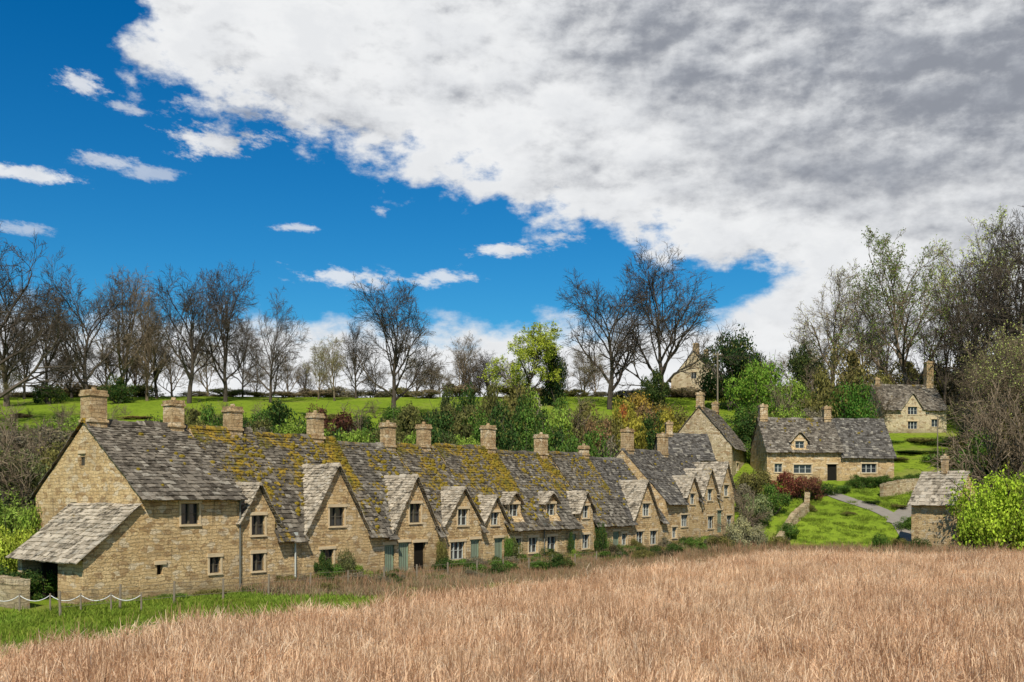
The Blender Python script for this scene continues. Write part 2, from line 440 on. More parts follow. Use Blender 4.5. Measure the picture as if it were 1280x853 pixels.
def rowc(s0, s1, **k):
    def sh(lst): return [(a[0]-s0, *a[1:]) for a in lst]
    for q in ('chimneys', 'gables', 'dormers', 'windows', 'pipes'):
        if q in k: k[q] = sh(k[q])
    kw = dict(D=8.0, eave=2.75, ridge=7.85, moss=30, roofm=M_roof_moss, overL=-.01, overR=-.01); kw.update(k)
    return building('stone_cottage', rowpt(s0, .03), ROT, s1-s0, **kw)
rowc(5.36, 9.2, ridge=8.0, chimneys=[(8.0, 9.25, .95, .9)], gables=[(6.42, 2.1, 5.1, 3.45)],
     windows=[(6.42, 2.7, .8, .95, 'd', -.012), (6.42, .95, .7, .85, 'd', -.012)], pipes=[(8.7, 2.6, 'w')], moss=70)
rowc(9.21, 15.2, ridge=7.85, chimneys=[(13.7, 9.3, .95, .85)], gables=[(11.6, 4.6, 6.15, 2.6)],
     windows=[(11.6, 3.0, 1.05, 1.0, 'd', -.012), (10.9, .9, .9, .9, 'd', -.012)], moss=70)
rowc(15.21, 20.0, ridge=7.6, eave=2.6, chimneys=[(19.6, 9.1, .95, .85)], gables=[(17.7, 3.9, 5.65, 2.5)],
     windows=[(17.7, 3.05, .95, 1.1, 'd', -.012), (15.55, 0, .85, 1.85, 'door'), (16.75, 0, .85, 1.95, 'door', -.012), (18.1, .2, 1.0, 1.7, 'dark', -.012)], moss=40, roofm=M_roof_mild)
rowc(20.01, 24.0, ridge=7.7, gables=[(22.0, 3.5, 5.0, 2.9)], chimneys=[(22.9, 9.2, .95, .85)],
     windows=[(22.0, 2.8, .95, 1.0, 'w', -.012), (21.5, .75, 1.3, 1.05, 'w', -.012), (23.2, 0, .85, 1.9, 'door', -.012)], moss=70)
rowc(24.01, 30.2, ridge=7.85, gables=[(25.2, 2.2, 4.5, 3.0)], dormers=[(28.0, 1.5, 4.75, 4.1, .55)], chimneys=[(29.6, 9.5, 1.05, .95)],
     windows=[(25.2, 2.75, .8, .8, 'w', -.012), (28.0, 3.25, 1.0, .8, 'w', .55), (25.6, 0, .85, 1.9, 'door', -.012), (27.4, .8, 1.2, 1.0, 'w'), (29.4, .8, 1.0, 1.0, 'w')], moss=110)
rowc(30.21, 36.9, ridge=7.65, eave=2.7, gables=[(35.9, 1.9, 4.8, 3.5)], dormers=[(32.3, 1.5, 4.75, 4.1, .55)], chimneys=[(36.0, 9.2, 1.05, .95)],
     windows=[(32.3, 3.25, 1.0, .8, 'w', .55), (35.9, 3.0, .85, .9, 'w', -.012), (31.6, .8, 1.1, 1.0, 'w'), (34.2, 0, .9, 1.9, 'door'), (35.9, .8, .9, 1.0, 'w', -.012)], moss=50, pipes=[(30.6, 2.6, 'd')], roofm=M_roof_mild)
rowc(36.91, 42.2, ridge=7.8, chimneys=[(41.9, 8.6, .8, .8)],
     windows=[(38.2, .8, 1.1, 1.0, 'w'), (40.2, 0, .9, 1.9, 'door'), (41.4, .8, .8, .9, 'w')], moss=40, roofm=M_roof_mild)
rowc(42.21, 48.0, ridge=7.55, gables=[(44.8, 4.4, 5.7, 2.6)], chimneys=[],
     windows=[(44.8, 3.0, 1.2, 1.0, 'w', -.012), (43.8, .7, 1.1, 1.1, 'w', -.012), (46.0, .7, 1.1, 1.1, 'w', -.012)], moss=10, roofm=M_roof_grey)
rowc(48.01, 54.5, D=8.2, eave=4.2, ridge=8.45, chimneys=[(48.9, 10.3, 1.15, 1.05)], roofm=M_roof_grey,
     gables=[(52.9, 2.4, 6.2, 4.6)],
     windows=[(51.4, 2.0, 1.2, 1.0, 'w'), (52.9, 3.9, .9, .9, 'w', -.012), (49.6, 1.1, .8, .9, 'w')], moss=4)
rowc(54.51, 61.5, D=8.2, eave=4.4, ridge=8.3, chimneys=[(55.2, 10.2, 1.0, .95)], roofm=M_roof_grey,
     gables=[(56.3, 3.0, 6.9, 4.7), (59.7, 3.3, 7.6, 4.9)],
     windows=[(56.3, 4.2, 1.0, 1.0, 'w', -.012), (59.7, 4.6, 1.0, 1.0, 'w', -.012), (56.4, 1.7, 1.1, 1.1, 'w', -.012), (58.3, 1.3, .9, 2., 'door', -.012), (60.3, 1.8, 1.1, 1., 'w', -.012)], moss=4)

x, y = 23.4, 106.0; z = hz(22, 108)
building('gabled_stone_house', (x, y, z-1.0), math.radians(66), 8.5, 7.0, 4.0, 8.2, chimneys=[(.5, 9.8, 1.1, 1.0), (8.0, 9.4, .9, .9)], wallm=M_wall2, roofm=M_roof, moss=4, base=-4,
         sidewins=[(3.3, 4.2, .7, .9, 'w', 0, -1), (2.0, 1.6, .8, .9, 'w', 0, -1)], windows=[(3, 1.2, 1, 1, 'w')])
building('stone_barn', (15.4, 101, 4.9), math.radians(6), 5.2, 5, 3.6, 6.0, chimneys=[(1.2, 7.4, .9, .8)], wallm=M_wall2, roofm=M_roof_grey, windows=[(2, .6, .7, .7, 'd')], base=-3)
bx, by = 26.9, 105
bz = 5.9
building('village_house', (bx, by, bz), math.radians(2), 8.0, 6.4, 3.6, 7.0, chimneys=[(.5, 8.6, 1.1, 1.0), (7.5, 8.4, 1.0, .95)], roofm=M_roof, wallm=M_wall,
         dormers=[(3.6, 1.7, 5.4, 4.5, .35)], windows=[(3.6, 3.75, .95, .75, 'w', .35), (3.8, 1.1, 1.9, .9, 'w'), (6.95, 0.05, 1.0, 2.0, 'dark'), (1.2, 1.2, .8, .9, 'w')], moss=4, base=-3)
building('village_house', (bx+8.03, by+.35, bz), math.radians(2), 5.6, 6.0, 3.1, 6.95, chimneys=[], roofm=M_roof_grey, wallm=M_wall,
         windows=[(2.9, 1.15, 1.6, .95, 'w')], moss=2, base=-3)
x, y, z = 48.6, 130, hz(49, 130)
building('village_house', (x, y, z), math.radians(6), 8.6, 6.5, 3.3, 6.6, chimneys=[(7.9, 9.9, 1.3, 1.1), (.6, 7.6, .8, .8)], gables=[(3.9, 3.8, 5.2, 2.6)],
         windows=[(3.9, 2.5, 1.3, 1.0, 'w', -.012), (3.9, .6, 1.3, 1.0, 'w', -.012), (7, .9, 1, 1, 'w')], wallm=M_cream, roofm=M_roof, moss=2, base=-3)
x, y = 39.6, 84.4
building('stone_outbuilding', (x, y, hz(x, y)-.1), math.radians(128), 4.0, 3.7, 4.4, 6.7, chimneys=[(2.0, 8.2, .6, .6)], roofm=M_roof_pale, wallm=M_wall, windows=[],
         sidewins=[(2.0, 1.4, .6, 1.0, 'd', 0, -1)], base=-2)
x, y = 34.6, 168
building('hilltop_house', (x, y, 20.4), math.radians(64), 9, 8, 4.2, 8.8, chimneys=[(1.5, 10.4, 1.3, 1.2), (8, 10.2, 1, 1)], wallm=M_cream, roofm=M_roof, sidewins=[(4, 4.2, .9, 1.1, 'w', 0, -1), (2.2, 1.6, 1, 1.1, 'w', 0, -1), (5.8, 1.6, 1, 1.1, 'w', 0, -1)], base=-3)

bpy.context.view_layer.update()
dg = bpy.context.evaluated_depsgraph_get()
res = []
for walls, co in cut_jobs:
    for w in walls:
        try: res.append((w, bpy.data.meshes.new_from_object(w.evaluated_get(dg))))
        except Exception as e: print('bool', e)
for w, me in res:
    if len(me.polygons) > 3: w.modifiers.clear(); w.data = me
    else: w.modifiers.clear(); print('EMPTY BOOL', w.name)
for walls, co in cut_jobs: bpy.data.objects.remove(co)

# ------------------------------------------------------------------ ground sheet
def frange(a, b, st): return list(np.arange(a, b, st))
xs = [-4000, -2000, -900, -400, -220]+frange(-130, 130, 1.25)+[130, 220, 400, 900, 2000, 4000]
ys = [-600, -200, -60, -10]+frange(0, 190, 1.25)+[200, 230, 300, 450, 900, 2000, 5000]
def zone(x, y):
    s, f = row_pd(x, y)
    nz = 1.2*mn.noise(Vector((x*.15, y*.15, 0)))+.6*mn.noise(Vector((x*.6, y*.6, 2)))
    m = 10.0 if s < 4 else max(8.0, 10.0-(s-4)*.12)
    reed = f+nz > m and y+nz < 80.5 and y > 3
    scrub = (not reed) and 0 < f+nz < 11 and s > 5+nz*2+max(0, f-5)*.9 and y < 84
    return reed, scrub
V = []; C = []
for y in ys:
    for x in xs:
        V.append((x, y, hz(x, y)))
        a, b = zone(x, y)
        ye = y_edge(x); t = (y-ye)/(165-ye)
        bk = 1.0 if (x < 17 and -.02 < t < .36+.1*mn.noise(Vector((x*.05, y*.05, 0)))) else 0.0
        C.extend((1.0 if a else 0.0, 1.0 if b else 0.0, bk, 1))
nx = len(xs)
Fc = [(j*nx+i, j*nx+i+1, (j+1)*nx+i+1, (j+1)*nx+i) for j in range(len(ys)-1) for i in range(nx-1)]
me = bpy.data.meshes.new('ground'); me.from_pydata(V, [], Fc)
ca = me.color_attributes.new('zone', 'FLOAT_COLOR', 'POINT'); ca.data.foreach_set('color', C)
me.polygons.foreach_set('use_smooth', [True]*len(Fc))
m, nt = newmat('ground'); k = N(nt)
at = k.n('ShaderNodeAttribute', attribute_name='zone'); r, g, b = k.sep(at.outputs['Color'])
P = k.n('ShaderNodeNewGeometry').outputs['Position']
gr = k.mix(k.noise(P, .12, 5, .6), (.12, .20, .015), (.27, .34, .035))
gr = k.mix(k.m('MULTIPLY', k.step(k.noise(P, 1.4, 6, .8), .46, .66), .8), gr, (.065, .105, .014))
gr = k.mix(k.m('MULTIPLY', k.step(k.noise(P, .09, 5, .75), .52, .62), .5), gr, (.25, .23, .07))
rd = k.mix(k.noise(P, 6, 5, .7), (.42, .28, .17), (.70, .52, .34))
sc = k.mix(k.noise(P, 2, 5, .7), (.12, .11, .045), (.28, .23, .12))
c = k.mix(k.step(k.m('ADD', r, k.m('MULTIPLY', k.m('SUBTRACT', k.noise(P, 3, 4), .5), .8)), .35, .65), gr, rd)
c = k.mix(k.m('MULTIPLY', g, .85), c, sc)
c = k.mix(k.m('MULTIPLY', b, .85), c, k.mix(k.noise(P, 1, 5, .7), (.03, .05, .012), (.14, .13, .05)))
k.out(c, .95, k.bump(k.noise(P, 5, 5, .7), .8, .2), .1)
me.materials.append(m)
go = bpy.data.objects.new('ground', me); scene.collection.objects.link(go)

def ribbon(name, pts, wd, mat, lift=.06, n=40):
    mb = MB(); P2 = []
    for i in range(n+1):
        t = i/n*(len(pts)-1); a = int(min(t, len(pts)-2)); q = t-a
        p0, p1, p2, p3 = [Vector((*pts[max(0, min(len(pts)-1, a+o))], 0)) for o in (-1, 0, 1, 2)]
        P2.append(.5*((2*p1)+(p2-p0)*q+(2*p0-5*p1+4*p2-p3)*q*q+(3*p1-p0-3*p2+p3)*q**3))
    for i in range(n+1):
        d = (P2[min(n, i+1)]-P2[max(0, i-1)]).normalized(); sd = Vector((-d.y, d.x, 0))
        ww = wd*(1+.18*mn.noise(P2[i]*.4))
        for j in range(5):
            p = P2[i]+sd*ww*(j/4-.5); mb.v.append((p.x, p.y, hz(p.x, p.y)+lift))
    for i in range(n):
        for j in range(4): mb.f.append((i*5+j, i*5+j+1, i*5+j+6, i*5+j+5)); mb.mi.append(0)
    return mb.obj(name, [mat]), P2
M_road = mat_simple('worn_asphalt', (.235, .21, .175), .9, .2, .3, 2)
ribbon('village_road', [(30.5, 104.2), (33, 99.5), (35.6, 95.5), (36.2, 91), (34.6, 87.2), (31, 83.8), (28, 82)], 1.7, M_road)
ribbon('side_lane', [(35.6, 92.5), (38.5, 96.2), (43.5, 99), (51, 103)], 1.6, M_road, .075)
def stone_wall(name, pts, ht, th=.45):
    mb = MB()
    for i in range(len(pts)-1):
        a, b2 = Vector((*pts[i], 0)), Vector((*pts[i+1], 0)); L = (b2-a).length; d = (b2-a)/L; sd = Vector((-d.y, d.x, 0))
        kx = max(1, int(L/.55))
        for j in range(kx):
            p, q = a+d*L*j/kx, a+d*L*(j+1)/kx
            o = len(mb.v)
            for pt in (p, q):
                zz = hz(pt.x, pt.y); tp = ht+R.uniform(-.05, .05)
                for off, h2 in ((-th/2, -.6), (-th/2, tp), (th/2, tp), (th/2, -.6)):
                    w = pt+sd*off; mb.v.append((w.x, w.y, zz+h2))
            for f in ((0, 4, 5, 1), (1, 5, 6, 2), (2, 6, 7, 3), (0, 1, 2, 3), (4, 7, 6, 5)): mb.f.append(tuple(o+t for t in f)); mb.mi.append(0)
            for e in range(3):
                cc = p+(q-p)*((e+.5)/3); r0 = .08; hh = R.uniform(.14, .24); o = len(mb.v)
                for dz2 in (-.04, hh):
                    for a1, b1 in ((-1, -1), (1, -1), (1, 1), (-1, 1)):
                        w = cc+d*r0*a1+sd*(th/2+.03)*b1; mb.v.append((w.x, w.y, hz(cc.x, cc.y)+ht+dz2))
                for f in ((4, 5, 6, 7), (0, 1, 5, 4), (1, 2, 6, 5), (2, 3, 7, 6), (3, 0, 4, 7)): mb.f.append(tuple(o+t for t in f)); mb.mi.append(0)
    return mb.obj(name, [M_wall2], None, True)
stone_wall('dry_stone_wall', [(37, 99.6), (39.5, 101), (43.5, 102), (47.5, 103)], 1.2)
stone_wall('dry_stone_wall', [(23.2, 87.5), (25.0, 91), (28.3, 95.5), (29.4, 99)], .8)
stone_wall('dry_stone_wall', [(38.5, 82.4), (44, 82.2), (56, 81.8)], .55)
stone_wall('dry_stone_wall', [(-19.6, 40.0), (-24, 43.3), (-30, 47)], 1.0)

# ------------------------------------------------------------------ scatter (geometry nodes instancing)
def scatter(name, pts, rots, scl, meshes):
    print(name, len(pts))
    col = bpy.data.collections.new(name+'_sources')
    for i, me in enumerate(meshes):
        o = bpy.data.objects.new(f'{name}_clump_{i}', me); col.objects.link(o)
    me = bpy.data.meshes.new(name); n = len(pts)
    me.vertices.add(n); me.vertices.foreach_set('co', np.asarray(pts, dtype=np.float32).ravel())
    a = me.attributes.new('rot', 'FLOAT_VECTOR', 'POINT'); a.data.foreach_set('vector', np.asarray(rots, dtype=np.float32).ravel())
    a = me.attributes.new('scl', 'FLOAT', 'POINT'); a.data.foreach_set('value', np.asarray(scl, dtype=np.float32))
    ob = bpy.data.objects.new(name, me); scene.collection.objects.link(ob)
    ng = bpy.data.node_groups.new(name, 'GeometryNodeTree')
    ng.interface.new_socket('Geometry', in_out='INPUT', socket_type='NodeSocketGeometry')
    ng.interface.new_socket('Geometry', in_out='OUTPUT', socket_type='NodeSocketGeometry')
    nn = ng.nodes; gi = nn.new('NodeGroupInput'); go_ = nn.new('NodeGroupOutput')
    ip = nn.new('GeometryNodeInstanceOnPoints'); ci = nn.new('GeometryNodeCollectionInfo')
    ci.inputs['Collection'].default_value = col; ci.inputs['Separate Children'].default_value = True; ci.inputs['Reset Children'].default_value = True
    ip.inputs['Pick Instance'].default_value = True
    ra = nn.new('GeometryNodeInputNamedAttribute'); ra.data_type = 'FLOAT_VECTOR'; ra.inputs[0].default_value = 'rot'
    sa = nn.new('GeometryNodeInputNamedAttribute'); sa.data_type = 'FLOAT'; sa.inputs[0].default_value = 'scl'
    L = ng.links.new
    L(gi.outputs[0], ip.inputs['Points']); L(ci.outputs[0], ip.inputs['Instance'])
    L(ra.outputs[0], ip.inputs['Rotation']); L(sa.outputs[0], ip.inputs['Scale']); L(ip.outputs[0], go_.inputs[0])
    md = ob.modifiers.new('scatter', 'NODES'); md.node_group = ng
    return ob
def clump(seed, n, rad, l0, l1, wid, mat, lean=.9, stalks=0, stmat=None):
    r = random.Random(seed); mb = MB()
    bias = r.uniform(0, 6.28)
    for i in range(n+stalks):
        st = i >= n
        a = r.uniform(0, 6.283); q = rad*math.sqrt(r.random()); b = Vector((math.cos(a)*q, math.sin(a)*q, -.03))
        ln = r.uniform(l0, l1)*(1.3 if st else 1); az = bias+r.gauss(0, 1.3)
        th = abs(r.gauss(0, .12 if st else lean*.7)); th = min(th, 1.45)
        d1 = Vector((math.cos(az)*math.sin(th), math.sin(az)*math.sin(th), math.cos(th)))
        th2 = min(th+r.uniform(0, .2 if st else 1.0), 1.85)
        d2 = Vector((math.cos(az)*math.sin(th2), math.sin(az)*math.sin(th2), math.cos(th2)))
        p1 = b+d1*ln*.55; p2 = p1+d2*ln*.45
        sa = r.uniform(0, 3.14); sd = Vector((math.cos(sa), math.sin(sa), r.uniform(-.3, .3)))*wid*(.5 if not st else .40)
        o = len(mb.v)
        mb.v += [tuple(b-sd), tuple(b+sd), tuple(p1+sd*.9), tuple(p1-sd*.9), tuple(p2+sd*.25), tuple(p2-sd*.25)]
        mi = 1 if st else 0
        mb.f += [(o, o+1, o+2, o+3), (o+3, o+2, o+4, o+5)]; mb.mi += [mi, mi]
    return mb.mesh('clump', [mat, stmat or mat])
M_stalk = mat_reed('dark_stalks', [(.30, .17, .09), (.44, .27, .16), (.20, .12, .065)])
reedm = [clump(i, 150, .95, .22, .62, .024, M_reed, 1.9, 6, M_stalk) for i in range(5)]
reedm.append(clump(77, 110, .7, .4, .85, .022, M_reed, 1.1, 26, M_stalk))
reedm.append(clump(78, 140, .95, .2, .45, .028, M_reed, 2.6, 2, M_stalk))
reedm.append(clump(79, 110, .9, .35, .8, .024, M_reed, 2.2, 8, M_stalk))
pts = []; rots = []; sc = []
rr = random.Random(3)
for _ in range(16000):
    y = 14+(81.5-14)*rr.random(); x = rr.uniform(-.60*y-3, .60*y+3)
    if rr.random() > (.36+.5*y/80)*(1 if y < 45 else .6): continue
    if not zone(x, y)[0]: continue
    pts.append((x, y, hz(x, y))); rots.append((rr.gauss(0, .12), rr.gauss(0, .12), rr.uniform(0, 6.28)))
    sc.append(rr.uniform(.7, 1.2)*(1+.4*mn.noise(Vector((x*.25, y*.25, 5)))))
scatter('dry_reed_meadow', pts, rots, sc, reedm)
scm = [clump(200+i, 110, .6, .25, .7, .03, M_scrub, .9, 14, M_stalk) for i in range(4)]
pts = []; rots = []; sc = []
for _ in range(3600):
    s = rr.uniform(3, 60); f = rr.uniform(.3, 10)
    x = A0[0]+.6*s+.8*f; y = A0[1]+.8*s-.6*f
    if not zone(x, y)[1] or mn.noise(Vector((x*.3, y*.3, 9))) < -.3: continue
    pts.append((x, y, hz(x, y))); rots.append((0, 0, rr.uniform(0, 6.28))); sc.append(rr.uniform(.5, 1.05)*(.8 if f > 4 else 1))
for _ in range(420):
    x = rr.uniform(16, 60); y = rr.uniform(77.5, 82)
    pts.append((x, y, hz(x, y))); rots.append((0, 0, rr.uniform(0, 6.28))); sc.append(rr.uniform(.8, 1.4))
scatter('dead_weeds', pts, rots, sc, scm)
gm = [clump(300+i, 130, .6, .10, .28, .03, M_grass, .9) for i in range(3)]
pts = []; rots = []; sc = []
for _ in range(14000):
    y = rr.uniform(22, 104); x = rr.uniform(-.6*y, .6*y)
    a, b = zone(x, y)
    s, f = row_pd(x, y)
    ok = (s < 24 and 0.3 < f < 12 and not a and (not b or rr.random() < .3)) or (20 < x < 60 and 82 < y)
    if not ok: continue
    if x > 20:
        cl = False
        for rx, ry in ((30.5, 104.2), (33, 99.5), (34.5, 97.5), (35.7, 95.5), (36.1, 91), (36.1, 93.3), (35.5, 89), (34.7, 87.2), (33, 85.5), (31.2, 83.8), (29, 82.5), (37, 94.4), (38.5, 96.2), (41, 97.6), (43.5, 99), (47.5, 101), (31.7, 102)):
            if (x-rx)**2+(y-ry)**2 < 1.5: cl = True
        if cl: continue
    pts.append((x, y, hz(x, y))); rots.append((0, 0, rr.uniform(0, 6.28))); sc.append(rr.uniform(.6, 1.3))
scatter('grass_tufts', pts, rots, sc, gm)

# ------------------------------------------------------------------ trees
def bare_tree(seed, Ht, leafn=0, spread=1.0, kids=(11, 9, 7, 6), mat=None, first=.28, leafsize=.16, twig=.022, trunk=.55):
    r = random.Random(seed); mb = MB()
    v, f, mi = mb.v, mb.f, mb.mi
    def ring(p, d, rad, n):
        a = d.orthogonal().normalized(); c = d.cross(a); b = len(v)
        for i in range(n):
            t = 6.2832*i/n; w = p+(a*math.cos(t)+c*math.sin(t))*rad; v.append((w.x, w.y, w.z))
        return b
    segs = (7, 7, 4, 3, 2); ns = (8, 5, 4, 3, 3)
    def grow(p, d, ln, rad, lv):
        n = segs[lv]; k2 = ns[lv]; st = ln/n; prev = ring(p, d, rad, k2); P = [(p.copy(), d.copy(), rad)]
        re = max(rad*.32, twig*.6)
        for i in range(n):
            up = (.10, .07, .03, .0, .0)[lv]
            wob = (.07, .15, .18, .2, .24)[lv]
            d = (d+Vector((r.gauss(0, wob), r.gauss(0, wob), r.gauss(0, wob)+up))).normalized()
            p = p+d*st; rad2 = rad+(re-rad)*(i+1)/n
            cur = ring(p, d, rad2, k2)
            for j in range(k2):
                f.append((prev+j, prev+(j+1) % k2, cur+(j+1) % k2, cur+j)); mi.append(0)
            prev = cur; P.append((p.copy(), d.copy(), rad2))
        if lv < len(kids):
            kn = kids[lv]
            for i in range(kn):
                t = (first+(1-first)*(i+.5*r.random())/(kn-1)) if lv == 0 else (.2+.8*(i+r.random())/kn)
                tf = min(t, .995); t = tf*n; a = int(t); q, dd, ra = P[min(a, n)]; q2 = P[min(a+1, n)][0]
                q = q.lerp(q2, t-a)
                ang = r.uniform(.45, .85) if lv else (1.2-.95*tf+r.uniform(-.12, .15))*spread
                ax = dd.orthogonal().normalized(); ax.rotate(Matrix.Rotation(r.uniform(0, 6.283) if lv else i*2.4+r.uniform(-.4, .4), 3, dd))
                nd = dd.copy(); nd.rotate(Matrix.Rotation(ang, 3, ax))
                if lv == 0: nl = Ht*r.uniform(.42, .50)
                else: nl = ln*r.uniform(.38, .58)*(1.2-.45*tf)
                grow(q, nd, nl, max(ra*r.uniform(.5, .68), twig), lv+1)
        if leafn and lv >= 3:
            for _ in range(leafn):
                q = P[r.randrange(1, len(P))][0]+Vector((r.gauss(0, .18), r.gauss(0, .18), r.gauss(0, .18)))
                a = Vector((r.gauss(0, 1), r.gauss(0, 1), r.gauss(0, 1))).normalized()*leafsize*r.uniform(.5, 1.2); b = a.orthogonal().normalized()*leafsize*.7
                o = len(v); v.extend([tuple(q-a), tuple(q-b), tuple(q+a), tuple(q+b)]); f.append((o, o+1, o+2, o+3)); mi.append(1)
    grow(Vector((0, 0, -.5)), Vector((r.gauss(0, .06), r.gauss(0, .06), 1)).normalized(), Ht*trunk, Ht*.022, 0)
    me = mb.mesh('tree', [mat or M_bark, M_leaf])
    zs = max(q[2] for q in v); me.transform(Matrix.Scale(Ht/zs, 4)); return me
T = [bare_tree(11, 20), bare_tree(12, 20, spread=.85), bare_tree(13, 20, spread=1.05, kids=(12, 9, 7, 6)), bare_tree(14, 20, spread=.95, first=.18)]
TB = bare_tree(15, 20, spread=.8, mat=M_barkb, kids=(12, 8, 7, 6), first=.12)
TL = [bare_tree(21, 20, leafn=1, spread=.9, mat=M_barkb, leafsize=.12, kids=(11, 8, 6, 6)), bare_tree(22, 20, leafn=2, spread=.8, leafsize=.13, mat=M_barkb, kids=(10, 8, 6, 6))]
TS = bare_tree(31, 5, spread=1.1, kids=(12, 8, 6), first=.02, mat=M_barkb, twig=.013, trunk=.4)
TY = bare_tree(33, 20, leafn=5, spread=1.0, leafsize=.17, mat=M_bark, kids=(10, 8, 6, 5), first=.2)

def leafy(seed, n, lobes, leaf=.13, flat=.8, cone=False, squat=1.0):
    r = random.Random(seed); mb = MB(); Lb = []
    for i in range(lobes):
        if cone:
            zz = i/lobes; c = Vector((r.gauss(0, .16), r.gauss(0, .16), .15+.55*zz*2)); q = .62*(1-zz)+.22; Lb.append((c, Vector((q, q, .28))))
        else:
            a = r.uniform(0, 6.28); q = r.uniform(.1, .8)
            c = Vector((math.cos(a)*q, math.sin(a)*q, r.uniform(.2, 1.05)*(1.2-q*.65))); s2 = r.uniform(.2, .45)
            Lb.append((c, Vector((s2, s2, s2*flat))))
    for i in range(n):
        c, s2 = Lb[r.randrange(len(Lb))]
        d = Vector((r.gauss(0, 1), r.gauss(0, 1), r.gauss(.15, 1))).normalized(); rad = r.uniform(.45, 1.0)**.5*(1+.16*r.gauss(0, 1))
        p = c+Vector((d.x*s2.x, d.y*s2.y, d.z*s2.z))*rad*(1+.35*mn.noise((c+d)*2.5))
        if p.z < 0: p.z = abs(p.z)*.4
        nn = (d+Vector((r.gauss(0, .7), r.gauss(0, .7), r.gauss(0, .7)))).normalized()
        a = nn.orthogonal().normalized(); a.rotate(Matrix.Rotation(r.uniform(0, 6.28), 3, nn)); b = nn.cross(a)
        l = leaf*r.uniform(.5, 1.15)*.5; a *= l; b *= l*.62; o = len(mb.v)
        mb.v += [tuple(p-a), tuple(p-b), tuple(p+a*1.1), tuple(p+b)]; mb.f.append((o, o+1, o+2, o+3)); mb.mi.append(0)
    for i in range(14):
        c, s2 = Lb[r.randrange(len(Lb))]
        e = c*1.0+Vector((r.gauss(0, .2), r.gauss(0, .2), r.uniform(.2, .5)))
        mb.tube((r.uniform(-.08, .08), r.uniform(-.08, .08), -.15), tuple(c), .03, .014, 5, 1); mb.tube(tuple(c), tuple(e), .012, .004, 4, 1)
    return mb.mesh('foliage', [M_leaf, M_bark])
LS = [leafy(i, 6000, 15, .085) for i in range(6)]
LC = leafy(50, 6500, 12, .085, cone=True)
LT = [leafy(60, 8500, 24, .065, .75), leafy(61, 8500, 24, .065, .75)]

def put(me, name, x, y, sx, sz, color=(.06, .1, .02), dz=-.1, rot=None, sy=None):
    o = bpy.data.objects.new(name, me); scene.collection.objects.link(o)
    o.location = (x, y, hz(x, y)+dz); o.scale = (sx, sy or sx, sz); o.rotation_euler = (0, 0, rr.uniform(0, 6.28) if rot is None else rot)
    o.color = (*color, 1); return o
def tree_at(me, u, d, top_v, name='bare_tree', color=(.3, .32, .08), wide=1.0, dz=-.3, nat=20.0):
    x, y, z = site(u, d); h = (zat(top_v, d)-z)/nat*1.0
    return put(me, name, x, y, h*wide, h, color, dz)
for i, (u, d, tv, ti, wd) in enumerate([(-14, 110, 228, 3, 1.0), (58, 150, 345, 0, .85), (30, 160, 385, 2, .9), (108, 145, 318, 1, .95),
        (236, 146, 320, 1, .9), (282, 150, 316, 0, .8), (338, 149, 355, 3, .8), (303, 164, 385, 2, .7), (196, 158, 365, 1, .8), (492, 128, 338, 0, 1.05), (828, 148, 300, 2, 1.0), (762, 150, 318, 1, 1.0), (10, 140, 320, 1, .9), (445, 162, 395, 2, .8)]):
    tree_at(T[ti], u, d, tv, wide=wd)
tree_at(TB, 152, 150, 320, 'bare_tree', wide=.85)
tree_at(TB, 184, 152, 350, 'bare_tree', wide=.7)
tree_at(TL[0], 418, 155, 412, 'budding_tree', (.34, .33, .10), wide=.8); tree_at(TL[0], 398, 160, 425, 'budding_tree', (.3, .3, .1), wide=.8)
tree_at(TL[0], 1040, 150, 322, 'budding_tree', (.46, .46, .26), .95); tree_at(T[2], 1080, 160, 360, wide=.8)
tree_at(TL[1], 1140, 140, 278, 'budding_tree', (.42, .50, .13), .85)
tree_at(TL[1], 1195, 145, 264, 'budding_tree', (.40, .45, .13), .85)
tree_at(T[2], 1180, 135, 340, wide=.7); tree_at(T[0], 1275, 125, 240, wide=.8); tree_at(T[3], 1232, 138, 272, wide=.8); tree_at(T[1], 1320, 120, 255, wide=.9)
tree_at(TL[0], 1262, 112, 400, 'budding_tree', (.34, .34, .12), wide=1.0); tree_at(TB, 1232, 118, 440, wide=1.0); tree_at(TL[0], 1300, 105, 375, 'budding_tree', (.36, .40, .12), wide=1.0)
tree_at(T[1], 1110, 165, 360, wide=.8)
for u, d, tv in [(470, 165, 440), (540, 168, 430), (575, 170, 420), (610, 172, 435), (730, 172, 425), (745, 168, 440), (700, 172, 430), (940, 172, 430), (960, 165, 450), (5, 140, 440), (360, 168, 430), (600, 165, 450), (520, 172, 445), (1000, 170, 420), (640, 175, 450),
        (130, 165, 410), (260, 166, 420), (90, 162, 415), (-10, 155, 420), (550, 165, 455), (590, 172, 440), (215, 170, 415), (320, 172, 430), (380, 172, 440), (75, 170, 425), (170, 172, 400)]:
    tree_at(rr.choice([T[2], TB, TL[0], T[1]]), u, d, tv+rr.uniform(-8, 12), color=(.22, .2, .08), wide=rr.uniform(.9, 1.4))

